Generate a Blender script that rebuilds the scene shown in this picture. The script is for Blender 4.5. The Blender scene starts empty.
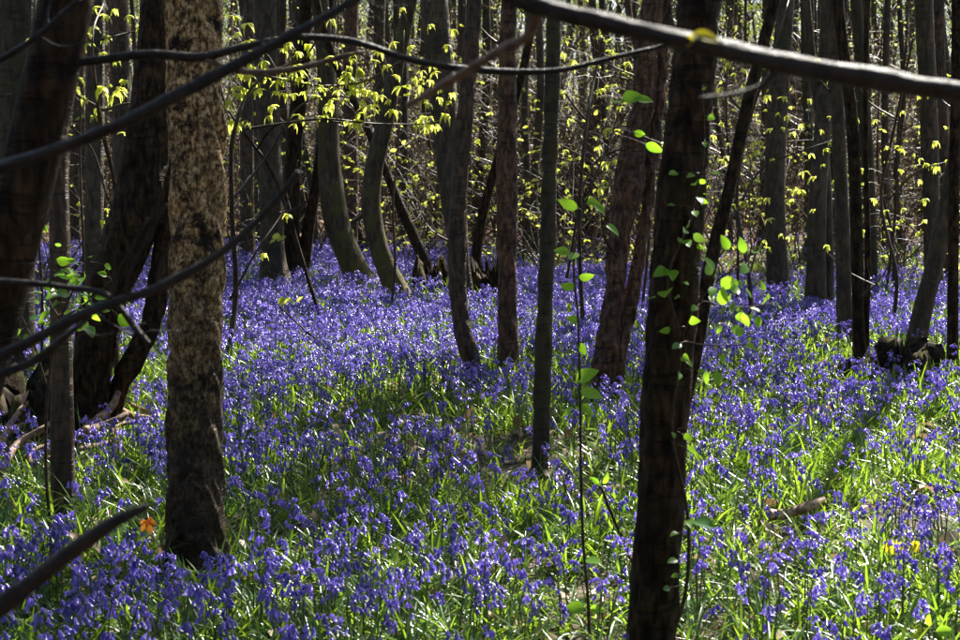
import bpy, math, random
import numpy as np
from mathutils import Vector

R = math.radians
rnd = random.Random(11)
nrs = np.random.default_rng(7)
scene = bpy.context.scene
COL = scene.collection

# ------------------------------------------------------------------ camera
CAM_H, F, PITCH = 1.75, 1333.3, math.atan(160 / 1333.3)
cam_d = bpy.data.cameras.new('camera'); cam = bpy.data.objects.new('camera', cam_d); COL.objects.link(cam)
cam.location = (0, 0, CAM_H); cam.rotation_euler = (math.pi / 2 - PITCH, 0, 0)
cam_d.lens = 50; cam_d.sensor_width = 36; cam_d.clip_start = 0.05; cam_d.clip_end = 2000
cam_d.dof.use_dof = True; cam_d.dof.focus_distance = 8.5; cam_d.dof.aperture_fstop = 6.3
scene.camera = cam

# ------------------------------------------------------------------ sky and sun
SUN_AZ, SUN_EL = R(32), R(46)
w = bpy.data.worlds.new('World'); scene.world = w; w.use_nodes = True
nt = w.node_tree; nt.nodes.clear()
sky = nt.nodes.new('ShaderNodeTexSky'); sky.sky_type = 'NISHITA'; sky.sun_disc = False
sky.sun_elevation = SUN_EL; sky.sun_rotation = SUN_AZ; sky.air_density = 1.0; sky.dust_density = 1.5
bg = nt.nodes.new('ShaderNodeBackground'); bg.inputs['Strength'].default_value = 0.05
out = nt.nodes.new('ShaderNodeOutputWorld')
nt.links.new(sky.outputs[0], bg.inputs[0]); nt.links.new(bg.outputs[0], out.inputs[0])
sd = bpy.data.lights.new('sun', 'SUN'); sd.energy = 5.0; sd.angle = R(0.53); sd.color = (1, .95, .86)
sun = bpy.data.objects.new('sun', sd); COL.objects.link(sun); sun.location = (10, 20, 30)
tosun = Vector((math.sin(SUN_AZ) * math.cos(SUN_EL), math.cos(SUN_AZ) * math.cos(SUN_EL), math.sin(SUN_EL)))
sun.rotation_euler = tosun.to_track_quat('Z', 'Y').to_euler()
vs = scene.view_settings
vs.view_transform = 'Standard'; vs.look = 'None'; vs.exposure = 2.0; vs.gamma = 1; vs.use_curve_mapping = False
scene.cycles.max_bounces = 8; scene.cycles.diffuse_bounces = 3; scene.cycles.glossy_bounces = 2
scene.cycles.transmission_bounces = 4; scene.cycles.sample_clamp_indirect = 6

# ------------------------------------------------------------------ helpers
def gh(x, y):
    """height of the woodland floor"""
    x = np.asarray(x, float); y = np.asarray(y, float)
    h = .035 * np.sin(x * .55 + 1.3) * np.cos(y * .43) + .025 * np.sin(x * 1.3 + y * .9) + .012 * np.sin(x * 2.9 - y * 2.3 + .5)
    far = np.clip((y - 30) / 90, 0, 1)
    return h + far * far * 1.2

CP, SP = math.cos(PITCH), math.sin(PITCH)
def ray(px, py):
    dx = (px - 480) / F; dy = (320 - py) / F
    return np.array([dx, CP + dy * SP, -SP + dy * CP])
def at(px, py, Y):
    """the point at distance Y ahead seen at a pixel"""
    d = ray(px, py); t = Y / d[1]
    return np.array([d[0] * t, Y, CAM_H + d[2] * t])
def ground(px, py):
    d = ray(px, py); t = CAM_H / -d[2]
    for _ in range(6):
        p = d * t; t = (CAM_H - float(gh(p[0], p[1]))) / -d[2]
    p = d * t
    return np.array([p[0], p[1], float(gh(p[0], p[1]))])
def vnoise(x, y, s, seed=0):
    x = np.asarray(x, float) / s + seed * 17.3; y = np.asarray(y, float) / s - seed * 9.1
    xi = np.floor(x); yi = np.floor(y); fx = x - xi; fy = y - yi
    fx = fx * fx * (3 - 2 * fx); fy = fy * fy * (3 - 2 * fy)
    hsh = lambda a, b: np.modf(np.abs(np.sin(a * 127.1 + b * 311.7) * 43758.5453))[0]
    return (hsh(xi, yi) * (1 - fx) + hsh(xi + 1, yi) * fx) * (1 - fy) + (hsh(xi, yi + 1) * (1 - fx) + hsh(xi + 1, yi + 1) * fx) * fy

def norm(v):
    v = np.asarray(v, float); return v / (np.linalg.norm(v) + 1e-9)

def smooth_path(pts, rad, n):
    """smooth curve through points and radii, tangents weighted by chord length"""
    Q = np.column_stack([np.array(pts, float), np.array(rad, float)]); m = len(Q)
    t = np.concatenate([[0], np.cumsum(np.linalg.norm(np.diff(Q[:, :3], axis=0), axis=1) + 1e-6)])
    tan = np.zeros_like(Q)
    for i in range(m):
        a, b = max(i - 1, 0), min(i + 1, m - 1)
        if 0 < i < m - 1:
            h0, h1 = t[i] - t[a], t[b] - t[i]; tan[i] = ((Q[i] - Q[a]) / h0 * h1 + (Q[b] - Q[i]) / h1 * h0) / (h0 + h1)
        else: tan[i] = (Q[b] - Q[a]) / (t[b] - t[a])
    res = []
    for i in range(m - 1):
        h = t[i + 1] - t[i]
        for u in np.linspace(0, 1, n, endpoint=False):
            res.append((2 * u ** 3 - 3 * u * u + 1) * Q[i] + (u ** 3 - 2 * u * u + u) * h * tan[i] + (3 * u * u - 2 * u ** 3) * Q[i + 1] + (u ** 3 - u * u) * h * tan[i + 1])
    res.append(Q[-1]); res = np.array(res)
    return res[:, :3], np.maximum(res[:, 3], .0004)

class MB:
    def __init__(s): s.v = []; s.f = []; s.m = []; s.n = 0
    def add(s, verts, faces, mi=0):
        s.v.extend([tuple(map(float, q)) for q in verts])
        s.f.extend([tuple(i + s.n for i in f) for f in faces]); s.m.extend([mi] * len(faces)); s.n += len(verts)
    def tube(s, P, r, sides=8, lump=0, seed=0, mi=0, cap=True, flare=None, relief=0):
        P = np.asarray(P, float); k = len(P)
        T = np.gradient(P, axis=0); T /= (np.linalg.norm(T, axis=1)[:, None] + 1e-9)
        ref = np.array([0, 1., 0]) if abs(T[0][1]) < .8 else np.array([1., 0, 0])
        ang = np.linspace(0, 2 * math.pi, sides, endpoint=False)
        u = norm(np.cross(ref, T[0])); vs_ = []
        g = np.random.default_rng(seed + 5)
        ph = g.uniform(0, 6.28, 6); L = np.concatenate([[0], np.cumsum(np.linalg.norm(np.diff(P, axis=0), axis=1))])
        for i in range(k):
            u = norm(u - T[i] * np.dot(u, T[i])); b = np.cross(T[i], u)
            rr = np.full(sides, r[i])
            if lump:
                q = L[i] / (r[0] * 2 + 1e-6)
                rr = rr * (1 + lump * (.5 * np.sin(2 * ang + ph[0] + q * .35) + .4 * np.sin(3 * ang + ph[1] - q * .6) + .3 * np.sin(5 * ang + ph[2] + q * 1.1)
                                       + .5 * math.sin(q * .9 + ph[3]) + .3 * math.sin(q * 2.3 + ph[4])) + lump * .15 * g.normal(size=sides))
            if relief:
                cx = np.cos(ang) * r[i]; cy = np.sin(ang) * r[i]
                f1 = vnoise(cx / .05 + 50, np.full(sides, L[i] / .11) + cy / .05, 1, seed % 13) - .5; f2 = vnoise(cx / .022 + 90, np.full(sides, L[i] / .03) + cy / .022 * 1.7, 1, seed % 7 + 3) - .5
                rr = rr + relief * (f1 * 1.0 + f2 * .7)
            if flare and L[i] < flare[0]:
                a = (1 - L[i] / flare[0]) ** 2
                rr = rr * (1 + a * flare[1] * (.65 + .6 * np.cos(4 * ang + ph[5]) * np.cos(ang * 1 + ph[1])))
            vs_.append(P[i] + np.outer(np.cos(ang) * rr, u) + np.outer(np.sin(ang) * rr, b))
        V = np.concatenate(vs_)
        Fc = [(i * sides + j, i * sides + (j + 1) % sides, (i + 1) * sides + (j + 1) % sides, (i + 1) * sides + j) for i in range(k - 1) for j in range(sides)]
        if cap:
            Fc.append(tuple(range((k - 1) * sides, k * sides))); Fc.append(tuple(range(sides))[::-1])
        s.add(V, Fc, mi)
    def leaf(s, p, d, up, ln, wd, droop=.25, fold=.25, mi=0, segs=4, shape='ovate'):
        """a bent, folded blade from p along d"""
        d = norm(d); up = np.asarray(up, float); side = norm(np.cross(d, up)); nrm = np.cross(side, d)
        if shape == 'ovate': prof = {3: [0, 1, .8, 0], 4: [0.05, .85, 1, .62, 0], 5: [.05, .75, 1, .9, .55, 0], 7: [.06, .7, .97, 1, .9, .7, .4, 0]}[segs]
        else: prof = [.6] + [1.0] * (segs - 2) + [.75, 0]
        V = []; Fc = []
        for i in range(segs + 1):
            t = i / segs
            c = p + d * ln * t * (1 - .15 * droop * t) - nrm * ln * droop * t * t
            hw = wd * .5 * prof[i]
            V += [c - side * hw + nrm * hw * fold, c, c + side * hw + nrm * hw * fold]
        for i in range(segs):
            a = i * 3; Fc += [(a, a + 1, a + 4, a + 3), (a + 1, a + 2, a + 5, a + 4)]
        s.add(V, Fc, mi)
    def mesh(s, name, mats, smooth=True):
        me = bpy.data.meshes.new(name); me.from_pydata(s.v, [], s.f)
        for m in mats: me.materials.append(m)
        if len(mats) > 1: me.polygons.foreach_set('material_index', s.m)
        if smooth: me.polygons.foreach_set('use_smooth', [True] * len(s.f))
        me.update(); return me
    def build(s, name, mats, parent=None, smooth=True):
        if not isinstance(mats, (list, tuple)): mats = [mats]
        return link(name, s.mesh(name, mats, smooth), parent)

def link(name, data, parent=None, loc=None, rot=None, scl=None):
    o = bpy.data.objects.new(name, data); COL.objects.link(o)
    if parent: o.parent = parent
    if loc is not None: o.location = tuple(map(float, loc))
    if rot is not None: o.rotation_euler = rot
    if scl is not None: o.scale = (scl, scl, scl) if not hasattr(scl, '__len__') else scl
    return o
def tag(o, label=None, cat=None, group=None, kind=None):
    if label: o['label'] = label
    if cat: o['category'] = cat
    if group: o['group'] = group
    if kind: o['kind'] = kind
    return o
def thing(name, label, cat, loc=(0, 0, 0), group=None, rz=0):
    e = link(name, None, None, loc, (0, 0, rz)); e.empty_display_size = .1
    return tag(e, label, cat, group)

# ------------------------------------------------------------------ materials
def mat(name):
    m = bpy.data.materials.new(name); m.use_nodes = True; t = m.node_tree; t.nodes.clear()
    o = t.nodes.new('ShaderNodeOutputMaterial'); return m, t, o
def N(t, ty, **kw):
    n = t.nodes.new(ty)
    for k, v in kw.items():
        if k in n.inputs: n.inputs[k].default_value = v
        else: setattr(n, k, v)
    return n
def ramp(t, stops):
    r = t.nodes.new('ShaderNodeValToRGB'); e = r.color_ramp.elements
    while len(e) < len(stops): e.new(.5)
    for i, (p, c) in enumerate(stops): e[i].position = p; e[i].color = (*c, 1) if len(c) == 3 else c
    return r
def bark(name, dark, mid, light, scale=(22, 22, 7), contrast=(.38, .5, .64), moss=None, bump=.6, rough=.62, moss_amt=.5, rings=0, foot_range=None, tone=.6, blotch=False, foot_col=(.016, .011, .008), foot_rough=2.6, spec=.3):
    m, t, o = mat(name); L = t.links.new
    tc = N(t, 'ShaderNodeTexCoord'); mp = N(t, 'ShaderNodeMapping'); mp.inputs['Scale'].default_value = scale
    L(tc.outputs['Object'], mp.inputs[0])
    n1 = N(t, 'ShaderNodeTexNoise', Scale=1.0, Detail=7.0, Roughness=.62, Distortion=.3); L(mp.outputs[0], n1.inputs['Vector'])
    r = ramp(t, [(contrast[0], dark), (contrast[1], mid), (contrast[2], light)]); L(n1.outputs['Fac'], r.inputs[0])
    colr = r.outputs[0]
    n3 = N(t, 'ShaderNodeTexNoise', Scale=2.3, Detail=3.0); L(tc.outputs['Object'], n3.inputs['Vector'])
    mx = N(t, 'ShaderNodeMix', data_type='RGBA', blend_type='MULTIPLY'); mx.inputs['Factor'].default_value = 1
    rv = ramp(t, [(.3, (.55, .55, .55)), (.7, (1.25, 1.2, 1.15))]); L(n3.outputs['Fac'], rv.inputs[0])
    L(colr, mx.inputs['A']); L(rv.outputs[0], mx.inputs['B']); colr = mx.outputs['Result']
    if moss:
        n2 = N(t, 'ShaderNodeTexNoise', Scale=5.0, Detail=5.0, Roughness=.6); L(tc.outputs['Object'], n2.inputs['Vector'])
        r2 = ramp(t, [(.62 - .25 * moss_amt, (0, 0, 0)), (.74 - .2 * moss_amt, (1, 1, 1))]); L(n2.outputs['Fac'], r2.inputs[0])
        mm = N(t, 'ShaderNodeMix', data_type='RGBA'); L(r2.outputs[0], mm.inputs['Factor']); L(colr, mm.inputs['A']); mm.inputs['B'].default_value = (*moss, 1); colr = mm.outputs['Result']
    hgt = n1.outputs['Fac']
    if rings:
        mp2 = N(t, 'ShaderNodeMapping'); mp2.inputs['Scale'].default_value = (6, 6, 38); L(tc.outputs['Object'], mp2.inputs[0])
        nr = N(t, 'ShaderNodeTexNoise', Scale=1.0, Detail=4.0, Roughness=.7); L(mp2.outputs[0], nr.inputs['Vector'])
        rr = ramp(t, [(.33, (.25, .25, .25)), (.45, (1, 1, 1))]); L(nr.outputs['Fac'], rr.inputs[0])
        m3 = N(t, 'ShaderNodeMix', data_type='RGBA', blend_type='MULTIPLY'); m3.inputs['Factor'].default_value = rings
        L(colr, m3.inputs['A']); L(rr.outputs[0], m3.inputs['B']); colr = m3.outputs['Result']
        ad = N(t, 'ShaderNodeMath', operation='MULTIPLY'); L(n1.outputs['Fac'], ad.inputs[0]); L(rr.outputs[0], ad.inputs[1]); hgt = ad.outputs[0]
    if blotch:
        nb = N(t, 'ShaderNodeTexNoise', Scale=17.0, Detail=6.0, Roughness=.72, Distortion=.8); L(tc.outputs['Object'], nb.inputs['Vector'])
        n6 = N(t, 'ShaderNodeTexNoise', Scale=5.0, Detail=2.0); L(tc.outputs['Object'], n6.inputs['Vector'])
        k6 = N(t, 'ShaderNodeMath', operation='MULTIPLY_ADD'); L(n6.outputs['Fac'], k6.inputs[0]); k6.inputs[1].default_value = .9; L(nb.outputs['Fac'], k6.inputs[2])
        rb_ = ramp(t, [(.8, (.05, .04, .035)), (.93, (1, 1, 1))]); L(k6.outputs[0], rb_.inputs[0])
        m4 = N(t, 'ShaderNodeMix', data_type='RGBA', blend_type='MULTIPLY'); m4.inputs['Factor'].default_value = 1; L(colr, m4.inputs['A']); L(rb_.outputs[0], m4.inputs['B']); colr = m4.outputs['Result']
    if foot_range:  # blends to a second colour, dark by default, towards the trunk's foot
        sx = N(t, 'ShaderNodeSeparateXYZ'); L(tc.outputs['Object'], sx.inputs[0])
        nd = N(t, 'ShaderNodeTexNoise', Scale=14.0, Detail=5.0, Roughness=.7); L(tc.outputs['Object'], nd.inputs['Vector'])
        q = N(t, 'ShaderNodeMath', operation='MULTIPLY_ADD'); L(nd.outputs['Fac'], q.inputs[0]); q.inputs[1].default_value = foot_rough; q.inputs[2].default_value = -foot_rough / 2
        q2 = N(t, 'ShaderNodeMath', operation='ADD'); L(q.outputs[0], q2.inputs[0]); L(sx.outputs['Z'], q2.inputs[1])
        qm = N(t, 'ShaderNodeMapRange'); L(q2.outputs[0], qm.inputs['Value']); qm.inputs['From Min'].default_value = foot_range[0]; qm.inputs['From Max'].default_value = foot_range[1]
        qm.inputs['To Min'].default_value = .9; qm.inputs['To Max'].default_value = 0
        md = N(t, 'ShaderNodeMix', data_type='RGBA'); L(qm.outputs[0], md.inputs['Factor']); L(colr, md.inputs['A']); md.inputs['B'].default_value = (*foot_col, 1); colr = md.outputs['Result']
    b = N(t, 'ShaderNodeBump', Strength=bump, Distance=.02); L(hgt, b.inputs['Height'])
    dk = N(t, 'ShaderNodeMix', data_type='RGBA', blend_type='MULTIPLY'); dk.inputs['Factor'].default_value = 1; dk.inputs['B'].default_value = (tone * 1.08, tone * .96, tone * .8, 1); L(colr, dk.inputs['A']); colr = dk.outputs['Result']
    p = N(t, 'ShaderNodeBsdfPrincipled', Roughness=rough); L(colr, p.inputs['Base Color']); L(b.outputs[0], p.inputs['Normal'])
    p.inputs['Specular IOR Level'].default_value = spec
    L(p.outputs[0], o.inputs[0]); return m
def leafmat(name, c1, c2, tr1, tr2, trans=.5, rough=.45, gloss=.5, scale=3.0, perinst=True):
    """thin leaf: reflects c, lets through tr"""
    m, t, o = mat(name); L = t.links.new
    tc = N(t, 'ShaderNodeTexCoord'); gi = N(t, 'ShaderNodeNewGeometry')
    n = N(t, 'ShaderNodeTexNoise', Scale=scale, Detail=2.0); L(gi.outputs['Position'], n.inputs['Vector'])
    oi = N(t, 'ShaderNodeObjectInfo')
    mx = N(t, 'ShaderNodeMath', operation='MULTIPLY_ADD'); L(oi.outputs['Random'], mx.inputs[0]); mx.inputs[1].default_value = .5
    ma = N(t, 'ShaderNodeMath', operation='MULTIPLY_ADD'); L(gi.outputs['Random Per Island'], ma.inputs[0]); ma.inputs[1].default_value = .5
    L(n.outputs['Fac'], ma.inputs[2]); ma.inputs[1].default_value = .6
    L(ma.outputs[0], mx.inputs[2])
    mr = N(t, 'ShaderNodeMapRange'); L(mx.outputs[0], mr.inputs['Value']); mr.inputs['From Min'].default_value = .4; mr.inputs['From Max'].default_value = 1.5
    a = N(t, 'ShaderNodeMix', data_type='RGBA'); L(mr.outputs[0], a.inputs['Factor']); a.inputs['A'].default_value = (*c1, 1); a.inputs['B'].default_value = (*c2, 1)
    b = N(t, 'ShaderNodeMix', data_type='RGBA'); L(mr.outputs[0], b.inputs['Factor']); b.inputs['A'].default_value = (*tr1, 1); b.inputs['B'].default_value = (*tr2, 1)
    p = N(t, 'ShaderNodeBsdfPrincipled', Roughness=rough); L(a.outputs['Result'], p.inputs['Base Color']); p.inputs['Specular IOR Level'].default_value = gloss
    ts = N(t, 'ShaderNodeBsdfTranslucent'); L(b.outputs['Result'], ts.inputs['Color'])
    ms = N(t, 'ShaderNodeMixShader'); ms.inputs[0].default_value = trans
    L(p.outputs[0], ms.inputs[1]); L(ts.outputs[0], ms.inputs[2]); L(ms.outputs[0], o.inputs[0]); return m

M = {}
M['mottled'] = bark('bark_mottled', (.02, .014, .008), (.22, .155, .068), (.72, .58, .36), scale=(62, 62, 34), contrast=(.36, .47, .62), bump=1.0, rings=.4, foot_range=(.55, 1.75), tone=1.08, blotch=True)
M['dark'] = bark('bark_dark', (.008, .005, .003), (.034, .022, .013), (.09, .062, .038), scale=(34, 34, 11), tone=.82, bump=1.0, rings=.5, moss=(.03, .03, .01), moss_amt=.3, spec=.14)
M['brown'] = bark('bark_brown', (.03, .02, .014), (.085, .058, .04), (.17, .12, .08), scale=(34, 34, 9), rings=.5, tone=.75, spec=.45, bump=.9)
M['grey'] = bark('bark_grey', (.032, .025, .017), (.088, .07, .046), (.16, .13, .09), scale=(24, 24, 7), moss=(.055, .055, .018), moss_amt=.4, bump=.9, rings=.35, tone=.62, spec=.45)
M['red'] = bark('bark_red', (.03, .016, .01), (.12, .066, .042), (.27, .17, .11), scale=(34, 34, 12), rings=.8, bump=1.0, tone=.72, spec=.45)
M['moss'] = bark('bark_mossy', (.022, .02, .012), (.055, .05, .03), (.1, .09, .06), scale=(22, 22, 6), moss=(.06, .06, .016), moss_amt=.6, bump=.9, tone=.65, rings=.3, spec=.4)
M['mossfoot'] = bark('bark_mossy_foot', (.03, .025, .018), (.07, .058, .042), (.13, .11, .08), scale=(22, 22, 6), moss=(.1, .1, .022), moss_amt=.55, bump=.9, tone=.7, foot_range=(.1, .55), foot_col=(.2, .17, .025), foot_rough=1.1)
M['twig'] = bark('bark_twig', (.03, .022, .016), (.07, .052, .038), (.13, .1, .08), scale=(60, 60, 60), rough=.5, bump=.2)
M['paletwig'] = bark('bark_pale_twig', (.07, .052, .04), (.16, .125, .1), (.26, .21, .17), tone=.62, scale=(60, 60, 60), rough=.45, bump=.2)
M['limb'] = bark('bark_limb', (.016, .013, .013), (.035, .03, .03), (.07, .058, .058), scale=(60, 60, 60), tone=.46, rough=.47, bump=.5)
M['stump'] = bark('bark_stump', (.006, .004, .003), (.02, .014, .01), (.05, .036, .024), scale=(24, 24, 14), tone=1.1, rough=.95, moss=(.05, .055, .015), moss_amt=.4, bump=1.0)
M['deadwood'] = bark('dead_wood', (.08, .055, .04), (.22, .16, .12), (.42, .33, .27), scale=(30, 30, 30), bump=.4, tone=1.0)
M['straw'] = leafmat('dead_stalk', (.22, .15, .08), (.4, .3, .18), (.3, .2, .08), (.4, .28, .12), trans=.3)
M['fresh'] = leafmat('leaf_fresh', (.08, .22, .03), (.14, .32, .03), (.26, .6, .02), (.46, .78, .04), trans=.6, gloss=.6, rough=.35)
M['deep'] = leafmat('leaf_deep', (.05, .16, .05), (.08, .22, .06), (.15, .34, .04), (.3, .5, .04), trans=.45, gloss=.7, rough=.3)
M['young'] = leafmat('leaf_young', (.22, .28, .05), (.36, .4, .08), (.56, .66, .06), (.84, .86, .16), trans=.66, gloss=.4)
M['speck'] = leafmat('leaf_speck', (.26, .27, .1), (.4, .4, .16), (.45, .48, .1), (.7, .7, .2), trans=.55, gloss=.4)
M['yellow'] = leafmat('leaf_yellow', (.4, .34, .02), (.5, .42, .03), (.75, .62, .02), (.85, .75, .04), trans=.6, gloss=.4)
M['canopy'] = leafmat('leaf_canopy', (.05, .09, .02), (.1, .14, .03), (.14, .2, .03), (.3, .36, .05), trans=.5, scale=1.0)
M['strap'] = leafmat('leaf_strap', (.016, .05, .014), (.065, .15, .03), (.07, .19, .01), (.36, .52, .03), trans=.48, gloss=.75, rough=.28, scale=2.0)
M['stem'] = leafmat('flower_stem', (.06, .12, .03), (.09, .1, .06), (.2, .34, .04), (.22, .24, .1), trans=.3, gloss=.5)
M['petal'] = leafmat('petal', (.03, .022, .24), (.34, .29, .72), (.08, .04, .5), (.42, .28, .95), trans=.45, rough=.26, gloss=.8, scale=14.0)
M['litter'] = leafmat('litter', (.12, .065, .035), (.5, .36, .25), (.2, .1, .03), (.5, .33, .18), trans=.25, rough=.6, scale=6.0)
M['orange'] = leafmat('leaf_orange', (.5, .15, .03), (.6, .22, .05), (.7, .2, .02), (.8, .3, .04), trans=.5)

m, t, o = mat('woodland_floor'); L = t.links.new
gp = N(t, 'ShaderNodeNewGeometry')
n1 = N(t, 'ShaderNodeTexNoise', Scale=9.0, Detail=8.0, Roughness=.7); L(gp.outputs['Position'], n1.inputs['Vector'])
v1 = N(t, 'ShaderNodeTexVoronoi', Scale=22.0); L(gp.outputs['Position'], v1.inputs['Vector'])
r1 = ramp(t, [(.3, (.014, .009, .006)), (.5, (.05, .033, .02)), (.72, (.14, .09, .055))]); L(n1.outputs['Fac'], r1.inputs[0])
hs = N(t, 'ShaderNodeMix', data_type='RGBA', blend_type='MULTIPLY'); hs.inputs['Factor'].default_value = .6
L(r1.outputs[0], hs.inputs['A']); bw = N(t, 'ShaderNodeSeparateColor'); L(v1.outputs['Color'], bw.inputs[0])
rw = ramp(t, [(0, (.4, .38, .35)), (1, (1.4, 1.3, 1.2))]); L(bw.outputs[0], rw.inputs[0]); L(rw.outputs[0], hs.inputs['B'])
bm = N(t, 'ShaderNodeBump', Strength=.9, Distance=.03); L(v1.outputs['Distance'], bm.inputs['Height'])
pb = N(t, 'ShaderNodeBsdfPrincipled', Roughness=.9); L(hs.outputs['Result'], pb.inputs['Base Color']); L(bm.outputs[0], pb.inputs['Normal']); L(pb.outputs[0], o.inputs[0])
M['floor'] = m

# ------------------------------------------------------------------ ground
def axis(lo, hi, step, far):
    a = list(np.arange(lo, hi + .01, step)); x = hi; s = step
    while x < far: s *= 1.5; x += s; a.append(x)
    x = lo; s = step
    while x > -far: s *= 1.5; x -= s; a.insert(0, x)
    return np.array(a)
xs = axis(-24, 24, .4, 500); ys = axis(-8, 44, .4, 500)
X, Y = np.meshgrid(xs, ys); Z = gh(X, Y)
nx, ny = len(xs), len(ys)
me = bpy.data.meshes.new('ground')
me.from_pydata(np.column_stack([X.ravel(), Y.ravel(), Z.ravel()]).tolist(), [], [(j * nx + i, j * nx + i + 1, (j + 1) * nx + i + 1, (j + 1) * nx + i) for j in range(ny - 1) for i in range(nx - 1)])
me.materials.append(M['floor']); me.polygons.foreach_set('use_smooth', [True] * len(me.polygons))
tag(link('ground', me), kind='structure')

# ------------------------------------------------------------------ instancing for what nobody could count
def scatter(name, protos, pts, rots, scls, idx, label, cat):
    c = bpy.data.collections.new(name + '_source')
    for i, pm in enumerate(protos):
        c.objects.link(bpy.data.objects.new('%s_source_%02d' % (name, i), pm))
    me = bpy.data.meshes.new(name); me.from_pydata([tuple(map(float, p)) for p in pts], [], [])
    a = me.attributes.new('rot', 'FLOAT_VECTOR', 'POINT'); a.data.foreach_set('vector', np.asarray(rots, np.float32).ravel())
    a = me.attributes.new('scl', 'FLOAT', 'POINT'); a.data.foreach_set('value', np.asarray(scls, np.float32))
    a = me.attributes.new('idx', 'INT', 'POINT'); a.data.foreach_set('value', np.asarray(idx, np.int32))
    ob = link(name, me); g = bpy.data.node_groups.new(name, 'GeometryNodeTree')
    g.interface.new_socket('Geometry', in_out='INPUT', socket_type='NodeSocketGeometry'); g.interface.new_socket('Geometry', in_out='OUTPUT', socket_type='NodeSocketGeometry')
    gi = g.nodes.new('NodeGroupInput'); go = g.nodes.new('NodeGroupOutput')
    ip = g.nodes.new('GeometryNodeInstanceOnPoints'); ci = g.nodes.new('GeometryNodeCollectionInfo')
    ci.inputs['Collection'].default_value = c; ci.inputs['Separate Children'].default_value = True; ci.inputs['Reset Children'].default_value = True
    def na(nm, ty):
        n = g.nodes.new('GeometryNodeInputNamedAttribute'); n.data_type = ty; n.inputs['Name'].default_value = nm; return n.outputs['Attribute']
    ip.inputs['Pick Instance'].default_value = True
    g.links.new(gi.outputs[0], ip.inputs['Points']); g.links.new(ci.outputs[0], ip.inputs['Instance'])
    g.links.new(na('idx', 'INT'), ip.inputs['Instance Index']); g.links.new(na('rot', 'FLOAT_VECTOR'), ip.inputs['Rotation']); g.links.new(na('scl', 'FLOAT'), ip.inputs['Scale'])
    g.links.new(ip.outputs[0], go.inputs[0])
    md = ob.modifiers.new('scatter', 'NODES'); md.node_group = g
    return tag(ob, label, cat, kind='stuff')

# ------------------------------------------------------------------ crowns
def grow(mb, p, d, ln, r, lev, g, tips, sides=4, bend=.25, up=.12, nb=(3, 4), mi=0, segs=5):
    pts = [np.array(p)]; dd = norm(d); rad = [r]
    for i in range(segs):
        dd = norm(dd + g.normal(size=3) * bend * .5 + np.array([0, 0, up])); pts.append(pts[-1] + dd * ln / segs); rad.append(r * (1 - .75 * (i + 1) / segs))
    mb.tube(pts, rad, sides if lev > 0 else 3, mi=mi, cap=False)
    if lev == 0: tips.extend(pts[1:]); return
    for k in range(g.integers(nb[0], nb[1] + 1)):
        i = g.integers(1, segs + 1); q = pts[i]
        nd = norm(dd * .55 + g.normal(size=3) * .7 + np.array([0, 0, .1]))
        grow(mb, q, nd, ln * g.uniform(.5, .75), rad[i] * .7 + .002, lev - 1, g, tips, sides, bend, up, nb, mi, segs)
def crown_mesh(k, leaves=360):
    g = np.random.default_rng(100 + k); mb = MB(); tips = []
    for i in range(5):
        a = i * 1.256 + g.uniform(-.4, .4)
        grow(mb, (0, 0, 0), (math.cos(a) * .75, math.sin(a) * .75, .9), 2.9, .045, 2, g, tips, nb=(2, 3), segs=4)
    ctr = [tips[j] for j in g.integers(0, len(tips), 13)]
    for i in range(leaves):
        p = ctr[i % 13] + g.normal(size=3) * [.3, .3, .16]
        mb.leaf(p, g.normal(size=3) + np.array([0, 0, -.4]), norm(g.normal(size=3)), g.uniform(.1, .17), g.uniform(.07, .11), mi=1, segs=3)
    return mb.mesh('crown', [M['twig'], M['canopy']])
CROWNS = [crown_mesh(k) for k in range(6)]

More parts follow.
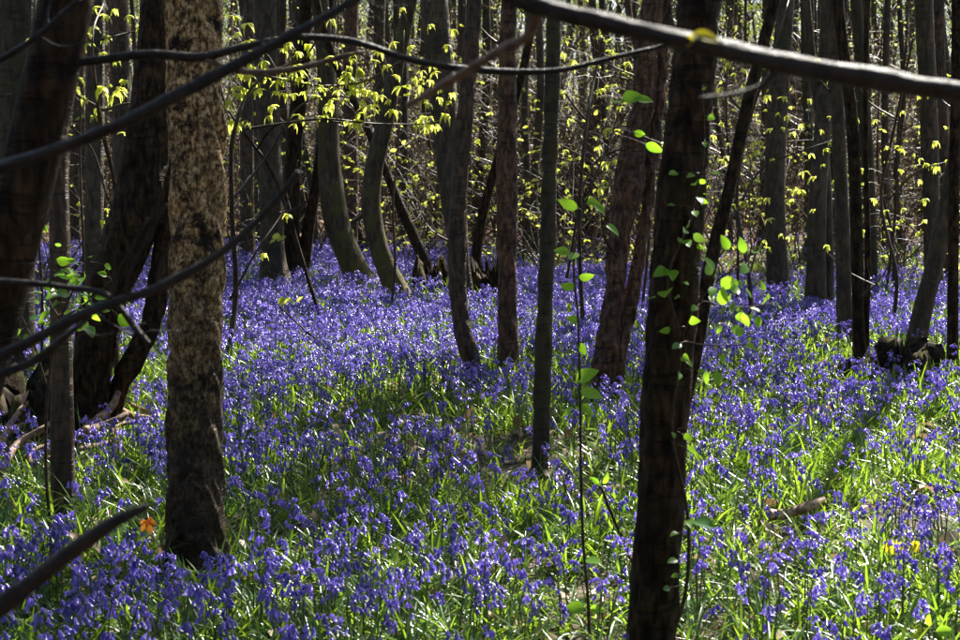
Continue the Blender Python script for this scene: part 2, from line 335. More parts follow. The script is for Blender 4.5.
# ------------------------------------------------------------------ trees traced stem by stem
ncrown = [0]
def stem_points(trace, Y, lean=0.0, top=8.5):
    """trace: (px, py, width px) from the base up; stands at distance Y"""
    pts = []; rad = []
    b = at(trace[0][0], trace[0][1], Y)
    for (px, py, wd) in trace:
        p = at(px, py, Y); h = max(0, p[2] - b[2]); yy = Y + lean * h
        p = at(px, py, yy); pts.append(p); rad.append(.5 * wd * yy / F)
    d = norm(pts[-1] - pts[-2]); r0 = rad[-1]; z0 = pts[-1][2]
    if top > z0 + .4:
        n = 4
        for i in range(1, n + 1):
            d = norm(d * .75 + np.array([0, 0, .4]) + nrs.normal(size=3) * .05); pts.append(pts[-1] + d * (top - z0) / n); rad.append(max(r0 * (1 - .13 * i), .012))
    return pts, rad
def tree(name, label, stems, bark_name, base=None, cat='tree', group=None, top=8.5, flare=(.5, .55), lump=.05, sides=14, crown=True, lean=0.0, relief=0, fine=7, stub=1):
    """stems: list of traces; the first one's base stands on the ground"""
    b = ground(*(base or stems[0][0][:2])); Yb = b[1]
    e = thing(name, label, cat, b - np.array([0, 0, .02]), group)
    for si, tr in enumerate(stems):
        Yk = Yb + .06 * si
        pts, rad = stem_points(tr, Yk, lean * (1 if si == 0 else -.6), top * (1 - .07 * si) + nrs.uniform(-.6, .6))
        pts = [p - b for p in pts]
        if abs(pts[0][2]) < .35: pts[0][2] = -.08
        P, r = smooth_path(pts, rad, fine)
        mb = MB(); mb.tube(P, r, sides, lump, seed=int(abs(tr[0][0]) * 3 + si), flare=(flare if si == 0 else (flare[0], flare[1] * .6)), relief=relief)
        mb.build('trunk', M[bark_name], e)
        g = np.random.default_rng(abs(int(tr[0][0])) + 77)
        if crown:
            k = ncrown[0]; ncrown[0] += 1
            c = link('crown', CROWNS[k % len(CROWNS)], e, P[-1] - np.array([0, 0, .25]), (0, 0, nrs.uniform(0, 6.28)), nrs.uniform(.8, 1.1)); c['kind'] = 'stuff'
        for q in range(stub):
            i = g.integers(len(P) // 6, len(P) // 2); mb = MB(); tips = []
            a = g.uniform(0, 6.28); grow(mb, P[i], (math.cos(a), math.sin(a), .35), g.uniform(.3, .75), r[i] * .22, 1, g, tips, nb=(2, 3), sides=5)
            mb.build('side_branch', M['twig'], e)
    return e, b

T = {}
T['R1'] = tree('woodland_tree', 'dark smooth trunk with a leafy vine climbing it, rising from bluebells', [[(648, 700, 58), (652, 640, 52), (664, 420, 50), (680, 213, 46), (690, 100, 42), (700, 10, 40)]], 'dark', base=(648, 700), stub=0, sides=44, lump=.04, flare=(.35, .3), relief=.014, fine=34)
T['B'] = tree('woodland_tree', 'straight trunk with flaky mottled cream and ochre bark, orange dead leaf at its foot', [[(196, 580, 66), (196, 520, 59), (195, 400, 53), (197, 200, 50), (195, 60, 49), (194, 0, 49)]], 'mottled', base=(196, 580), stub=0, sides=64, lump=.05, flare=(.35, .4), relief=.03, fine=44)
T['F'] = tree('young_tree', 'slim straight dark stem with sunlit edge beside the dead-stick heap', [[(64, 528, 25), (62, 420, 23), (60, 250, 21), (58, 120, 19), (60, 0, 18)]], 'brown', flare=(.2, .3), sides=14, top=6, stub=0)
T['E'] = tree('coppice_tree', 'thick dark leaning trunk with a thinner curved stem from the same stool', [[(86, 438, 44), (90, 380, 40), (107, 290, 46), (135, 213, 50), (150, 120, 44), (158, 0, 36)], [(98, 420, 14), (125, 372, 20), (152, 320, 22), (161, 260, 20), (166, 150, 17), (172, 0, 16)]], 'dark', base=(88, 440), flare=(.5, .9), sides=36, relief=.02, fine=20)
T['G'] = tree('young_tree', 'slender pale grey trunk with a sunlit edge, behind the dark leaning trunk', [[(92, 330, 18), (94, 200, 19), (95, 100, 18), (96, 0, 17)]], 'grey', sides=12)
T['D'] = tree('woodland_tree', 'broad greenish-brown trunk half hidden behind the blurred dark leaning trunk', [[(8, 385, 52), (14, 250, 40), (16, 100, 40), (18, 0, 38)]], 'moss', sides=14, flare=(.5, .5))
T['C'] = tree('woodland_tree', 'blurred near-black trunk slanting out beside the mossy broad trunk', [[(-230, 940, 74), (-110, 640, 66), (-15, 330, 58), (15, 213, 56), (45, 90, 54), (64, 0, 53)]], 'dark', base=(-230, 940), stub=0, sides=18, lump=.03, flare=(.3, .3))
T['H'] = tree('woodland_tree', 'thick grooved grey-brown trunk in bluebells with spreading buttress', [[(276, 296, 36), (273, 260, 27), (271, 180, 25), (267, 90, 24), (264, 0, 22)]], 'grey', flare=(.55, .8))
T['I'] = tree('coppice_tree', 'pair of dark stems close beside the thick grooved grey-brown trunk', [[(294, 287, 22), (291, 240, 18), (294, 150, 16), (301, 70, 15), (306, 0, 14)], [(300, 280, 14), (308, 230, 12), (318, 170, 10), (326, 90, 9), (330, 0, 9)]], 'dark')
T['J'] = tree('woodland_tree', 'curved trunk with mossy green bark sweeping up from a mossy foot', [[(368, 294, 34), (352, 262, 27), (338, 225, 26), (331, 180, 24), (328, 100, 20), (320, 0, 17)]], 'mossfoot', flare=(.5, .9))
T['K'] = tree('woodland_tree', 'sinuous S-curved smooth dark trunk with sunlit edge', [[(408, 309, 30), (395, 285, 24), (382, 255, 20), (371, 205, 20), (374, 165, 18), (384, 125, 17), (394, 75, 16), (410, 0, 14)]], 'mossfoot', flare=(.4, .7))
T['L'] = tree('young_tree', 'slender reddish-brown trunk between the mossy curved trunk and the S-curved one', [[(350, 268, 16), (351, 200, 15), (350, 100, 14), (352, 0, 14)]], 'red', sides=10)
T['M'] = tree('woodland_tree', 'tall smooth grey-green trunk behind the kinked slim trunk', [[(468, 310, 20), (462, 270, 19), (453, 200, 25), (445, 110, 27), (434, 0, 27)]], 'grey', flare=(.3, .4))
T['N'] = tree('young_tree', 'slim brown trunk with a pronounced kinked curve near its foot', [[(480, 388, 21), (472, 360, 18), (462, 325, 18), (457, 275, 18), (458, 210, 18), (466, 100, 16), (474, 0, 14)]], 'brown', flare=(.2, .4), lump=.07, sides=28, relief=.014, fine=20)
T['O'] = tree('young_tree', 'straight reddish-brown trunk with horizontal bark ridges', [[(509, 384, 23), (508, 300, 20), (507, 200, 20), (507, 100, 18), (509, 0, 16)]], 'red', flare=(.25, .4), lump=.07, sides=28, relief=.016, fine=24)
T['P'] = tree('young_tree', 'slender straight mossy dark trunk standing alone in the open bluebells', [[(539, 486, 18), (541, 420, 17), (546, 280, 16), (550, 160, 15), (555, 0, 14)]], 'moss', flare=(.16, .5), sides=30, top=6.5, stub=0, relief=.01, fine=24)
T['Q'] = tree('coppice_tree', 'rough reddish trunk with a crossing second stem and lumpy bark', [[(600, 406, 22), (604, 370, 23), (608, 340, 22), (616, 280, 22), (621, 230, 23), (631, 172, 27), (633, 140, 23), (643, 100, 20), (646, 50, 20), (652, 0, 19)], [(609, 400, 20), (620, 340, 17), (634, 280, 14), (645, 220, 12), (656, 120, 10), (668, 0, 10)]], 'red', flare=(.2, .25), lump=.08, sides=36, relief=.03, fine=24)
T['S'] = tree('young_tree', 'thin dark trunk leaning out from behind the vine-covered trunk', [[(676, 420, 18), (698, 330, 16), (712, 255, 14), (727, 195, 13), (748, 100, 12), (774, 0, 11)]], 'dark', sides=12, flare=(.2, .3))
T['U'] = tree('woodland_tree', 'upright grey-brown trunk standing clear beside leaf-littered ground', [[(779, 306, 27), (777, 260, 22), (775, 180, 21), (779, 90, 19), (785, 0, 17)]], 'grey', flare=(.3, .5))
T['V'] = tree('coppice_tree', 'grey-brown trunk with a second stem behind, in bluebells, by the mossy stool', [[(814, 322, 27), (816, 270, 20), (817, 213, 19), (824, 110, 17), (829, 0, 15)], [(828, 310, 12), (829, 250, 10), (824, 150, 9), (812, 60, 9), (806, 0, 9)]], 'grey', flare=(.3, .7))
T['W'] = tree('coppice_tree', 'straight dark stem with a thin companion rising from a dark mossy stool', [[(862, 372, 18), (859, 330, 13), (857, 250, 12), (852, 120, 12), (838, 0, 11)], [(868, 366, 9), (866, 330, 7), (868, 260, 6), (866, 150, 5), (868, 0, 5)]], 'dark', flare=(.25, .7), base=(860, 374))
T['W1'] = tree('young_tree', 'smooth straight grey-brown trunk touching the straight dark stem on the mossy stool', [[(847, 352, 20), (845, 320, 17), (842, 213, 15), (838, 110, 13), (832, 0, 12)]], 'grey', flare=(.25, .5))
T['W3'] = tree('young_tree', 'slim mossy trunk behind the straight dark stem on the mossy stool', [[(872, 300, 13), (870, 213, 13), (864, 100, 12), (856, 0, 12)]], 'moss', sides=10)
T['X'] = tree('young_tree', 'smooth trunk leaning steeply outward above the dark stump', [[(912, 364, 24), (920, 320, 20), (935, 260, 18), (947, 205, 17), (968, 100, 16), (990, 0, 15)]], 'grey', flare=(.15, .3))
T['Y'] = tree('young_tree', 'thin upright dark stem close against the dark stump', [[(953, 378, 13), (953, 300, 11), (954, 180, 11), (957, 0, 10)]], 'dark', sides=10)
T['Z'] = tree('woodland_tree', 'smooth grey trunk behind the outward-leaning trunk', [[(936, 300, 22), (932, 230, 17), (929, 120, 17), (924, 0, 17)]], 'grey')
T['Z2'] = tree('young_tree', 'slender brown trunk close behind the smooth grey one by the leaning trunk', [[(948, 290, 12), (946, 200, 11), (942, 100, 11), (939, 0, 11)]], 'brown', sides=10)
T['A1'] = tree('woodland_tree', 'grey trunk in the background between the mottled and the grooved trunks', [[(248, 270, 16), (247, 180, 14), (247, 90, 13), (250, 0, 12)]], 'brown', sides=10)
T['A2'] = tree('young_tree', 'dark bent stem rising from the coppice stool behind the S-curved trunk', [[(438, 296, 14), (425, 262, 12), (405, 215, 10), (386, 170, 9), (360, 110, 8), (335, 60, 7)]], 'dark', sides=10, flare=(.3, .8))
T['A3'] = tree('young_tree', 'dark trunk slanting up between the slim kinked and straight reddish trunks', [[(480, 300, 12), (476, 260, 11), (482, 215, 10), (500, 150, 9), (520, 80, 8), (536, 0, 8)]], 'dark', sides=10, flare=(.3, .8))
T['A4'] = tree('woodland_tree', 'wide brown trunk behind the dark leaning two-stemmed coppice', [[(128, 300, 26), (126, 220, 22), (122, 120, 20), (118, 0, 19)]], 'brown', sides=12)

# background trees that differ only by place
bgx = nrs.permutation(np.linspace(-40, 1000, 104)) + nrs.uniform(-8, 8, 104)
for i, px in enumerate(bgx):
    py = 203 + 61 * (((i * 37) % 104) / 104) ** .8
    b = ground(px, py); wd = nrs.uniform(.09, .25) * F / b[1]
    dx = nrs.normal() * 10
    tr = [(px, py, wd * 1.1), (px + dx * .3 + nrs.normal() * 3, py - 70, wd), (px + dx * .7 + nrs.normal() * 4, 90, wd * .92), (px + dx, 0, wd * .85)]
    bk = ['grey', 'moss', 'brown', 'grey'][i % 4]; look = {'grey': 'smooth grey-brown', 'moss': 'dull mossy', 'brown': 'ridged dark-brown'}[bk]
    lab = '%s %s tree, %s, in the wood behind the bluebell carpet' % ('stout' if wd * b[1] / F > .17 else 'slender', look, 'leaning' if abs(dx) > 12 else 'nearly upright')
    tree('background_tree', lab, [tr], bk, group='slender trees behind the bluebells', sides=8, lump=.04, top=9, flare=(.3, .5))

# ------------------------------------------------------------------ out-of-frame trees whose limbs reach into view
def limb_tree(name, label, trunk_xy, limbs, bark_name='limb'):
    x, y = trunk_xy; z = float(gh(x, y)); b = np.array([x, y, z])
    e = thing(name, label, 'tree', b - np.array([0, 0, .02]))
    P, r = smooth_path([(0, 0, -.06), (.03, .02, .8), (-.03, 0, 2.0), (.04, -.05, 4), (0, 0, 6.5)], [.13, .1, .095, .08, .05], 6)
    mb = MB(); mb.tube(P, r, 14, .05, flare=(.35, .4)); mb.build('trunk', M['dark'], e)
    c = link('crown', CROWNS[2], e, P[-1] - np.array([0, 0, .2])); c['kind'] = 'stuff'
    for tr in limbs:
        pts = [at(px, py, Yk) - b for (px, py, wd, Yk) in tr]; rad = [.5 * wd * Yk / F for (px, py, wd, Yk) in tr]
        h = pts[0][2]; j = np.argmin(abs(P[:, 2] - h + .15)); pts.insert(0, P[j]); rad.insert(0, rad[0] * 1.15)
        pts = [pts[0]] + [p + nrs.normal(size=3) * (.003 if trunk_xy[0] < 0 else .0006) for p in pts[1:]]
        Q, q = smooth_path(pts, rad, 14); mb = MB(); mb.tube(Q, q, 14, .1, seed=int(abs(tr[0][1])), relief=.003); mb.build('limb', M[bark_name], e)
        g = np.random.default_rng(int(abs(tr[0][1])) + 3)
        for i in g.integers(len(Q) // 3, len(Q) - 4, (0 if tr[0][1] > 700 else 3) if trunk_xy[0] < 0 else 1):
            tg = norm(Q[i + 1] - Q[i - 1]); sd = norm(np.cross(tg, [g.normal() * .2, 1, g.normal() * .2]) * g.choice([-1, 1])); ln = g.uniform(.03, .11); m2 = MB()
            k = [Q[i], Q[i] + (tg * .5 + sd) * ln * .35, Q[i] + (tg * .9 + sd) * ln * .7 + [0, 0, ln * .1], Q[i] + (tg * 1.1 + sd) * ln + [0, 0, ln * .25]]
            B, br = smooth_path(k, [q[i] * .42, q[i] * .3, q[i] * .24, q[i] * .2], 4); m2.tube(B, br, 7, .1, seed=int(i)); m2.build('side_twig', M[bark_name], e)
    return e, b
eL, bL = limb_tree('bare_branched_tree', 'thin blurred dark branches reaching diagonally across from a leafless tree', (-1.62, 1.95), [
    [(-260, 215, 13, 1.95), (0, 153, 12, 1.9), (100, 118, 12, 1.85), (190, 72, 12, 1.85), (270, 30, 11, 1.85), (335, -5, 9, 1.85), (430, -60, 7, 1.9)],
    [(-260, 430, 13, 2.0), (0, 340, 12, 2.0), (85, 298, 11, 2.0), (165, 268, 10.5, 2.0), (232, 232, 9.5, 2.0), (272, 190, 7.5, 2.0), (298, 156, 5, 2.0)],
    [(-240, 770, 30, 1.8), (-60, 632, 25, 1.75), (0, 587, 21, 1.75), (70, 535, 16, 1.75), (125, 500, 11, 1.75), (146, 488, 7, 1.75)],
    [(-220, 170, 9, 2.5), (-40, 60, 8, 2.5), (0, 46, 8, 2.5), (40, 22, 7, 2.5), (80, -12, 6, 2.5)],
    [(-220, 300, 9, 2.4), (0, 270, 8, 2.4), (60, 276, 7, 2.4), (110, 283, 7, 2.4), (138, 318, 6, 2.4), (150, 330, 4, 2.4)],
    [(-220, 380, 9, 2.3), (-20, 365, 8, 2.3), (30, 350, 8, 2.3), (70, 322, 6, 2.3), (92, 306, 4, 2.3)],
])
eR, bR = limb_tree('bare_branched_tree', 'thick blurred dark branch with sunlit top edge reaching straight across', (1.75, 2.1), [
    [(1260, 118, 26, 1.75), (960, 77, 23, 1.62), (880, 63, 22, 1.6), (780, 45, 22, 1.58), (690, 25, 20, 1.56), (620, 8, 18, 1.55), (540, -12, 18, 1.55), (440, -50, 15, 1.55)],
])
# limbs of the blurred near trunk
e, b = T['C']
def limb_on(e, b, tr, bark_name, sides=10):
    pts = [at(px, py, Yk) - b for (px, py, wd, Yk) in tr]; rad = [.5 * wd * Yk / F for (px, py, wd, Yk) in tr]
    Q, q = smooth_path(pts, rad, 8); mb = MB(); mb.tube(Q, q, sides, .05, seed=int(abs(tr[0][1]))); return mb.build('limb', M[bark_name], e)
YC = b[1]
limb_on(e, b, [(60, 55, 8, YC), (100, 50, 9, YC), (150, 44, 9, YC), (200, 47, 9, YC), (240, 38, 8, YC), (290, 28, 7, YC), (345, 30, 6.5, YC), (420, 52, 7, YC), (490, 61, 7, YC), (560, 60, 6, YC), (625, 45, 5, YC), (690, 30, 4, YC)], 'limb')
limb_on(e, b, [(200, 47, 6, YC), (240, 61, 6, YC), (300, 58, 6, YC), (345, 46, 5, YC), (360, 42, 3, YC)], 'paletwig')
limb_on(eR, bR, [(540, -12, 14, 1.55), (528, 18, 11, 1.6), (500, 34, 10, 1.65), (465, 56, 9, 1.7), (435, 74, 8, 1.75), (408, 90, 6, 1.8)], 'paletwig')

# ------------------------------------------------------------------ bluebells
def bell(mb, p, d, s, g):
    """one nodding bell: narrow tube with six curled-back tips"""
    d = norm(d); u = norm(np.cross(d, [.3, .5, .81])); b = np.cross(d, u); n = 6
    ang = np.arange(n) * 2 * math.pi / n; V = []; Fc = []
    for (t, r) in ((0, .0022), (.006, .0046), (.016, .0056)):
        V += [p + d * t * s + (u * math.cos(a) + b * math.sin(a)) * r * s for a in ang]
    V += [p + d * .0185 * s + (u * math.cos(a) + b * math.sin(a)) * .0105 * s for a in ang]
    for k in range(2):
        for j in range(n): Fc.append((k * n + j, k * n + (j + 1) % n, (k + 1) * n + (j + 1) % n, (k + 1) * n + j))
    for j in range(n): Fc.append((2 * n + j, 2 * n + (j + 1) % n, 3 * n + j))
    mb.add(V, Fc, 1)
def bluebell(k):
    g = np.random.default_rng(300 + k)
    H = g.uniform(.22, .38); a = g.uniform(0, 6.28); side = np.array([math.cos(a), math.sin(a), 0])
    path = [np.array([0, 0, -.01]), side * .004 + [0, 0, H * .45], side * .012 + [0, 0, H * .78], side * .026 + [0, 0, H * .93], side * .046 + [0, 0, H * 1.0], side * .064 + [0, 0, H * .985]]
    P, r = smooth_path(path, [.003, .0028, .0024, .0018, .0012, .0008], 3)
    st = MB(); st.tube(P, r, 4, mi=0, cap=False); fl = MB(); n = int(g.integers(6, 13))
    for i in range(n):
        t = .5 + .5 * i / (n - 1); q = P[min(len(P) - 1, int(t * (len(P) - 1)))] + g.normal(size=3) * .004
        b = g.uniform(-1.3, 1.3); c, s_ = math.cos(b), math.sin(b)
        o = np.array([side[0] * c - side[1] * s_, side[0] * s_ + side[1] * c, 0])
        q2 = q + o * g.uniform(.006, .016) + np.array([0, 0, -.004]); bell(fl, q2, o * g.uniform(.25, .8) + np.array([0, 0, -1]), g.uniform(.95, 1.4) * (1 if i < n - 2 else .7), g)
    lv = []
    for i in range(5):
        lb = MB(); b = i * 1.256 + g.uniform(-.5, .5); el = g.uniform(.7, 1.25)
        d = np.array([math.cos(b) * math.cos(el), math.sin(b) * math.cos(el), math.sin(el)])
        lb.leaf(np.array([math.cos(b) * .006, math.sin(b) * .006, -.005]), d, (0, 0, 1), g.uniform(.17, .3), g.uniform(.009, .015), droop=g.uniform(.15, .75), fold=.5, segs=5, shape='strap', mi=2); lv.append(lb)
    return st, fl, lv
BL = []; BLJ = []
for k in range(9):
    st, fl, lv = bluebell(k)
    BL.append((MB.mesh(st, 'stem', [M['stem']]), None, []))
    f2 = MB(); f2.v, f2.f, f2.m, f2.n = fl.v, fl.f, [0] * len(fl.f), fl.n
    ls = []
    for lb in lv:
        l2 = MB(); l2.v, l2.f, l2.m, l2.n = lb.v, lb.f, [0] * len(lb.f), lb.n; ls.append(l2.mesh('leaf', [M['strap']]))
    BL[-1] = (BL[-1][0], f2.mesh('flower_head', [M['petal']]), ls)
    j = MB(); j.add(st.v, st.f, 0); j.add(fl.v, fl.f, 1)
    for lb in lv[:3]: j.add(lb.v, lb.f, 2)
    BLJ.append(j.mesh('bluebell_plant', [M['stem'], M['petal'], M['strap']]))

# where the carpet grows
trunk_xy = np.array([[T[k][1][0], T[k][1][1]] for k in T]); 
def wood_edge(px): return np.interp(px, [0, 200, 330, 450, 540, 640, 700, 760, 830, 960], [262, 252, 258, 262, 285, 285, 282, 300, 290, 290])
def sample_floor(n, y0=3.6, y1=27.0):
    y = np.sqrt(nrs.uniform(y0 ** 2, y1 ** 2, n)); hw = .36 * y * 1.12 + .5; x = nrs.uniform(-1, 1, n) * hw
    return x, y
def to_px(x, y, z):
    dz = z - CAM_H; dep = y * CP - dz * SP; v = y * SP + dz * CP
    return 480 + F * x / dep, 320 - F * v / dep
STUMP_PX = [(905, 384, 36), (868, 380, 30), (430, 300, 16), (488, 306, 18), (28, 440, 50), (95, 450, 40)]
STUMPS = np.array([[*ground(a, b)[:2], c * ground(a, b)[1] / F] for a, b, c in STUMP_PX])
def carpet_density(x, y):
    px, py = to_px(x, y, gh(x, y))
    d = -.14 + 1.95 * vnoise(x, y, .8, 1) * (.35 + vnoise(x, y, 2.6, 2)) + .3 * vnoise(x, y, .35, 3) + .3 * np.clip((y - 8) / 6, 0, 1)
    d = d * np.where(py < wood_edge(px), .04, 1)
    # thin, grassy clearing in the foreground towards the vine-covered trunk's far side
    cl = np.exp(-(((px - 830) / 150) ** 2 + ((py - 505) / 55) ** 2)); d *= 1 - .72 * cl
    cl = np.exp(-(((px - 795) / 36) ** 2 + ((py - 548) / 18) ** 2)); d *= 1 - .95 * cl
    cl = np.exp(-(((px - 800) / 110) ** 2 + ((py - 400) / 28) ** 2)); d *= 1 - .5 * cl
    cl = np.exp(-(((px - 140) / 30) ** 2 + ((py - 395) / 25) ** 2)); d *= 1 - .8 * cl
    cl = np.exp(-(((px - 40) / 95) ** 2 + ((py - 452) / 38) ** 2)); d *= 1 - .96 * cl
    cl = np.exp(-(((px - 420) / 330) ** 2 + ((py - 560) / 45) ** 2)); d *= 1 - .42 * cl
    near = np.min((x[:, None] - trunk_xy[:, 0]) ** 2 + (y[:, None] - trunk_xy[:, 1]) ** 2, axis=1)
    stump_near = np.min((x[:, None] - STUMPS[:, 0]) ** 2 + (y[:, None] - .12 - STUMPS[:, 1]) ** 2 - STUMPS[:, 2] ** 2, axis=1)
    d = d * np.where(stump_near < .16, .06, 1)
    return d * np.where(near < .06, .03, np.where(near < .26, .35, 1))
x, y = sample_floor(52000); keep = nrs.uniform(0, 1, len(x)) < carpet_density(x, y) * np.interp(y, [4, 7, 11], [.62, .72, .85]); x, y = x[keep], y[keep]
z = gh(x, y); px, py = to_px(x, y, z + .12)
inview = (px > -5) & (px < 965) & (py < 648)
order = np.argsort(np.where(inview, y, 1e9)); near_i = set(order[:300].tolist())
rest = np.array([i for i in range(len(x)) if i not in near_i])
tilt = lambda n, s: np.column_stack([nrs.normal(size=n) * s, nrs.normal(size=n) * s, nrs.uniform(0, 6.283, n)])
for i in sorted(near_i):
    k = rnd.randrange(len(BL)); s = rnd.uniform(.8, 1.12)
    e = thing('bluebell', 'violet bluebell with nodding bells and strap leaves in the foremost flowers', 'bluebell', (x[i], y[i], z[i]), 'foremost bluebells of the carpet')
    e.rotation_euler = (rnd.gauss(0, .1), rnd.gauss(0, .1), rnd.uniform(0, 6.28)); e.scale = (s, s, s)
    link('stem', BL[k][0], e); link('flower_head', BL[k][1], e)
    for lm in BL[k][2]: link('leaf', lm, e)
n = len(rest)
scatter('bluebell_carpet', BLJ, np.column_stack([x, y, z])[rest], tilt(n, .1), nrs.uniform(.78, 1.12, n), nrs.integers(0, len(BLJ), n), 'dense violet-blue bluebell carpet spreading between the trunks', 'bluebells')

# strap-leaf tufts and grass between the flowers
def tuft(k):
    g = np.random.default_rng(500 + k); mb = MB()
    for i in range(9):
        b = g.uniform(0, 6.28); el = g.uniform(.6, 1.42); q = g.normal(size=2) * .03
        d = np.array([math.cos(b) * math.cos(el), math.sin(b) * math.cos(el), math.sin(el)])
        mb.leaf(np.array([q[0], q[1], -.005]), d, (0, 0, 1), g.uniform(.13, .32), g.uniform(.006, .014), droop=g.uniform(.05, .8), fold=.45, segs=5, shape='strap')
    return mb.mesh('tuft', [M['strap']])
TU = [tuft(k) for k in range(8)]
gx, gy = sample_floor(46000, y1=26)
pxg, pyg = to_px(gx, gy, gh(gx, gy))
dg = -.3 + 1.2 * vnoise(gx, gy, 1.3, 8) + .7 * vnoise(gx, gy, .4, 9); dg = np.where(pyg < wood_edge(pxg) - 2, .05, dg)
dg *= 1 - .97 * np.exp(-(((pxg - 45) / 90) ** 2 + ((pyg - 450) / 38) ** 2))
dg *= 1 - .9 * np.exp(-(((pxg - 795) / 34) ** 2 + ((pyg - 545) / 16) ** 2))
kp = nrs.uniform(0, 1, len(gx)) < dg; gx, gy = gx[kp], gy[kp]; n = len(gx)
scatter('grass', TU, np.column_stack([gx, gy, gh(gx, gy)]), tilt(n, .12), nrs.uniform(.6, 1.15, n), nrs.integers(0, 8, n), 'bright green strap-leaf grass growing among the bluebells', 'grass')

# leaf litter
def litter(k):
    g = np.random.default_rng(700 + k); mb = MB()
    mb.leaf(np.array([-.03, 0, 0]), (1, 0, g.uniform(0, .3)), (0, 0, 1), g.uniform(.06, .1), g.uniform(.03, .05), droop=g.uniform(-.4, .6), fold=g.uniform(-.5, .7), segs=5)
    return mb.mesh('dry_leaf', [M['litter']])
LI = [litter(k) for k in range(5)]
lx, ly = sample_floor(42000, y1=45); n = len(lx)
scatter('leaf_litter', LI, np.column_stack([lx, ly, gh(lx, ly) + np.where(nrs.uniform(0, 1, n) < .12, nrs.uniform(.05, .13, n), nrs.uniform(.005, .05, n))]), tilt(n, .5), nrs.uniform(.7, 1.3, n), nrs.integers(0, 5, n), 'dry brown leaf litter strewn over the woodland floor', 'leaf litter')

# single fallen leaves one can pick out
for (fx, fy, s) in [(665, 520, 1.6), (772, 550, 1.5), (745, 470, 1.2), (715, 522, 1.7), (270, 497, 1.2), (415, 455, 1.3), (330, 600, 1.6), (30, 605, 1.5), (505, 500, 1.3), (590, 505, 1.5), (600, 520, 1.4), (445, 480, 1.0), (105, 455, 1.6), (150, 440, 1.5), (18, 440, 1.5), (880, 470, 1.2)]:
    p = ground(fx, fy); tag(link('fallen_leaf', LI[rnd.randrange(5)], None, p + [0, 0, .07], (rnd.gauss(0, .5), rnd.gauss(0, .5), rnd.uniform(0, 6)), s * .8), 'curled dry tan leaf caught low among the bluebell leaves', 'leaf', 'dry fallen leaves among the bluebells')
mb = MB(); g = np.random.default_rng(4)
for a, l in ((0, .07), (.8, .055), (-.8, .055), (1.6, .035), (-1.6, .035)):
    mb.leaf(np.zeros(3), (math.cos(a), math.sin(a), .1), (0, 0, 1), l, l * .5, droop=.2, fold=.2)
tag(mb.build('fallen_leaf', M['orange']), 'bright orange dead leaf standing at the foot of the mottled trunk', 'leaf')
o = bpy.data.objects['fallen_leaf.016'] if 'fallen_leaf.016' in bpy.data.objects else COL.objects[-1]
p = ground(156, 556); o.location = tuple(p + [-.01, -.1, .19]); o.rotation_euler = (1.25, 1.3, .25); o.scale = (1.0, 1.0, 1.0)

# ------------------------------------------------------------------ leafy plants
def leafy(name, label, cat, root, stems, leaves, mats, stem_mat='twig', sz=1.0):
    """stems: list of [(px,py,wd,Y)]; leaves: (px,py,size px,Y)"""
    b = root; e = thing(name, label, cat, b)
    paths = []
    for tr in stems:
        pts = [at(a, c, Yk) - b for (a, c, wd, Yk) in tr]; rad = [.5 * wd * Yk / F for (a, c, wd, Yk) in tr]
        P, r = smooth_path(pts, rad, 6); mb = MB(); mb.tube(P, r, 6, .04); mb.build('stem', M[stem_mat], e); paths.append(P)
    A = np.concatenate(paths)
    for i, (a, c, s, Yk) in enumerate(leaves):
        q = at(a, c, Yk) - b; j = np.argmin(((A - q) ** 2).sum(1)); st = A[j]; ln = s * rnd.uniform(.8, 1.2) * Yk / F * sz
        d = q - st; dist = np.linalg.norm(d)
        if dist > 1e-4 and dist > ln * .3:
            s0 = q - norm(d) * ln * .5
            pm = MB(); pm.tube([st, (st + s0) / 2 + np.array([0, 0, .004]), s0 + norm(d) * .004], [.0012, .001, .0008], 4, cap=False); pm.build('leaf_stalk', M[stem_mat], e)
        else: s0 = st; d = np.array([rnd.uniform(-1, 1), rnd.uniform(-.6, .3), rnd.uniform(-.3, .3)])
        d = norm(norm(d) + np.array([0, -.15, -.1])); upv = norm(np.array([rnd.gauss(0, .5), -.8 + rnd.gauss(0, .5), .6 + rnd.gauss(0, .5)]))
        mb = MB(); mb.leaf(s0, d, upv, ln, ln * rnd.uniform(.48, .72), droop=rnd.uniform(.05, .35), fold=rnd.uniform(.05, .45), segs=7)
        mb.build('leaf', M[mats[i % len(mats)] if isinstance(mats, list) else mats], e)
    return e
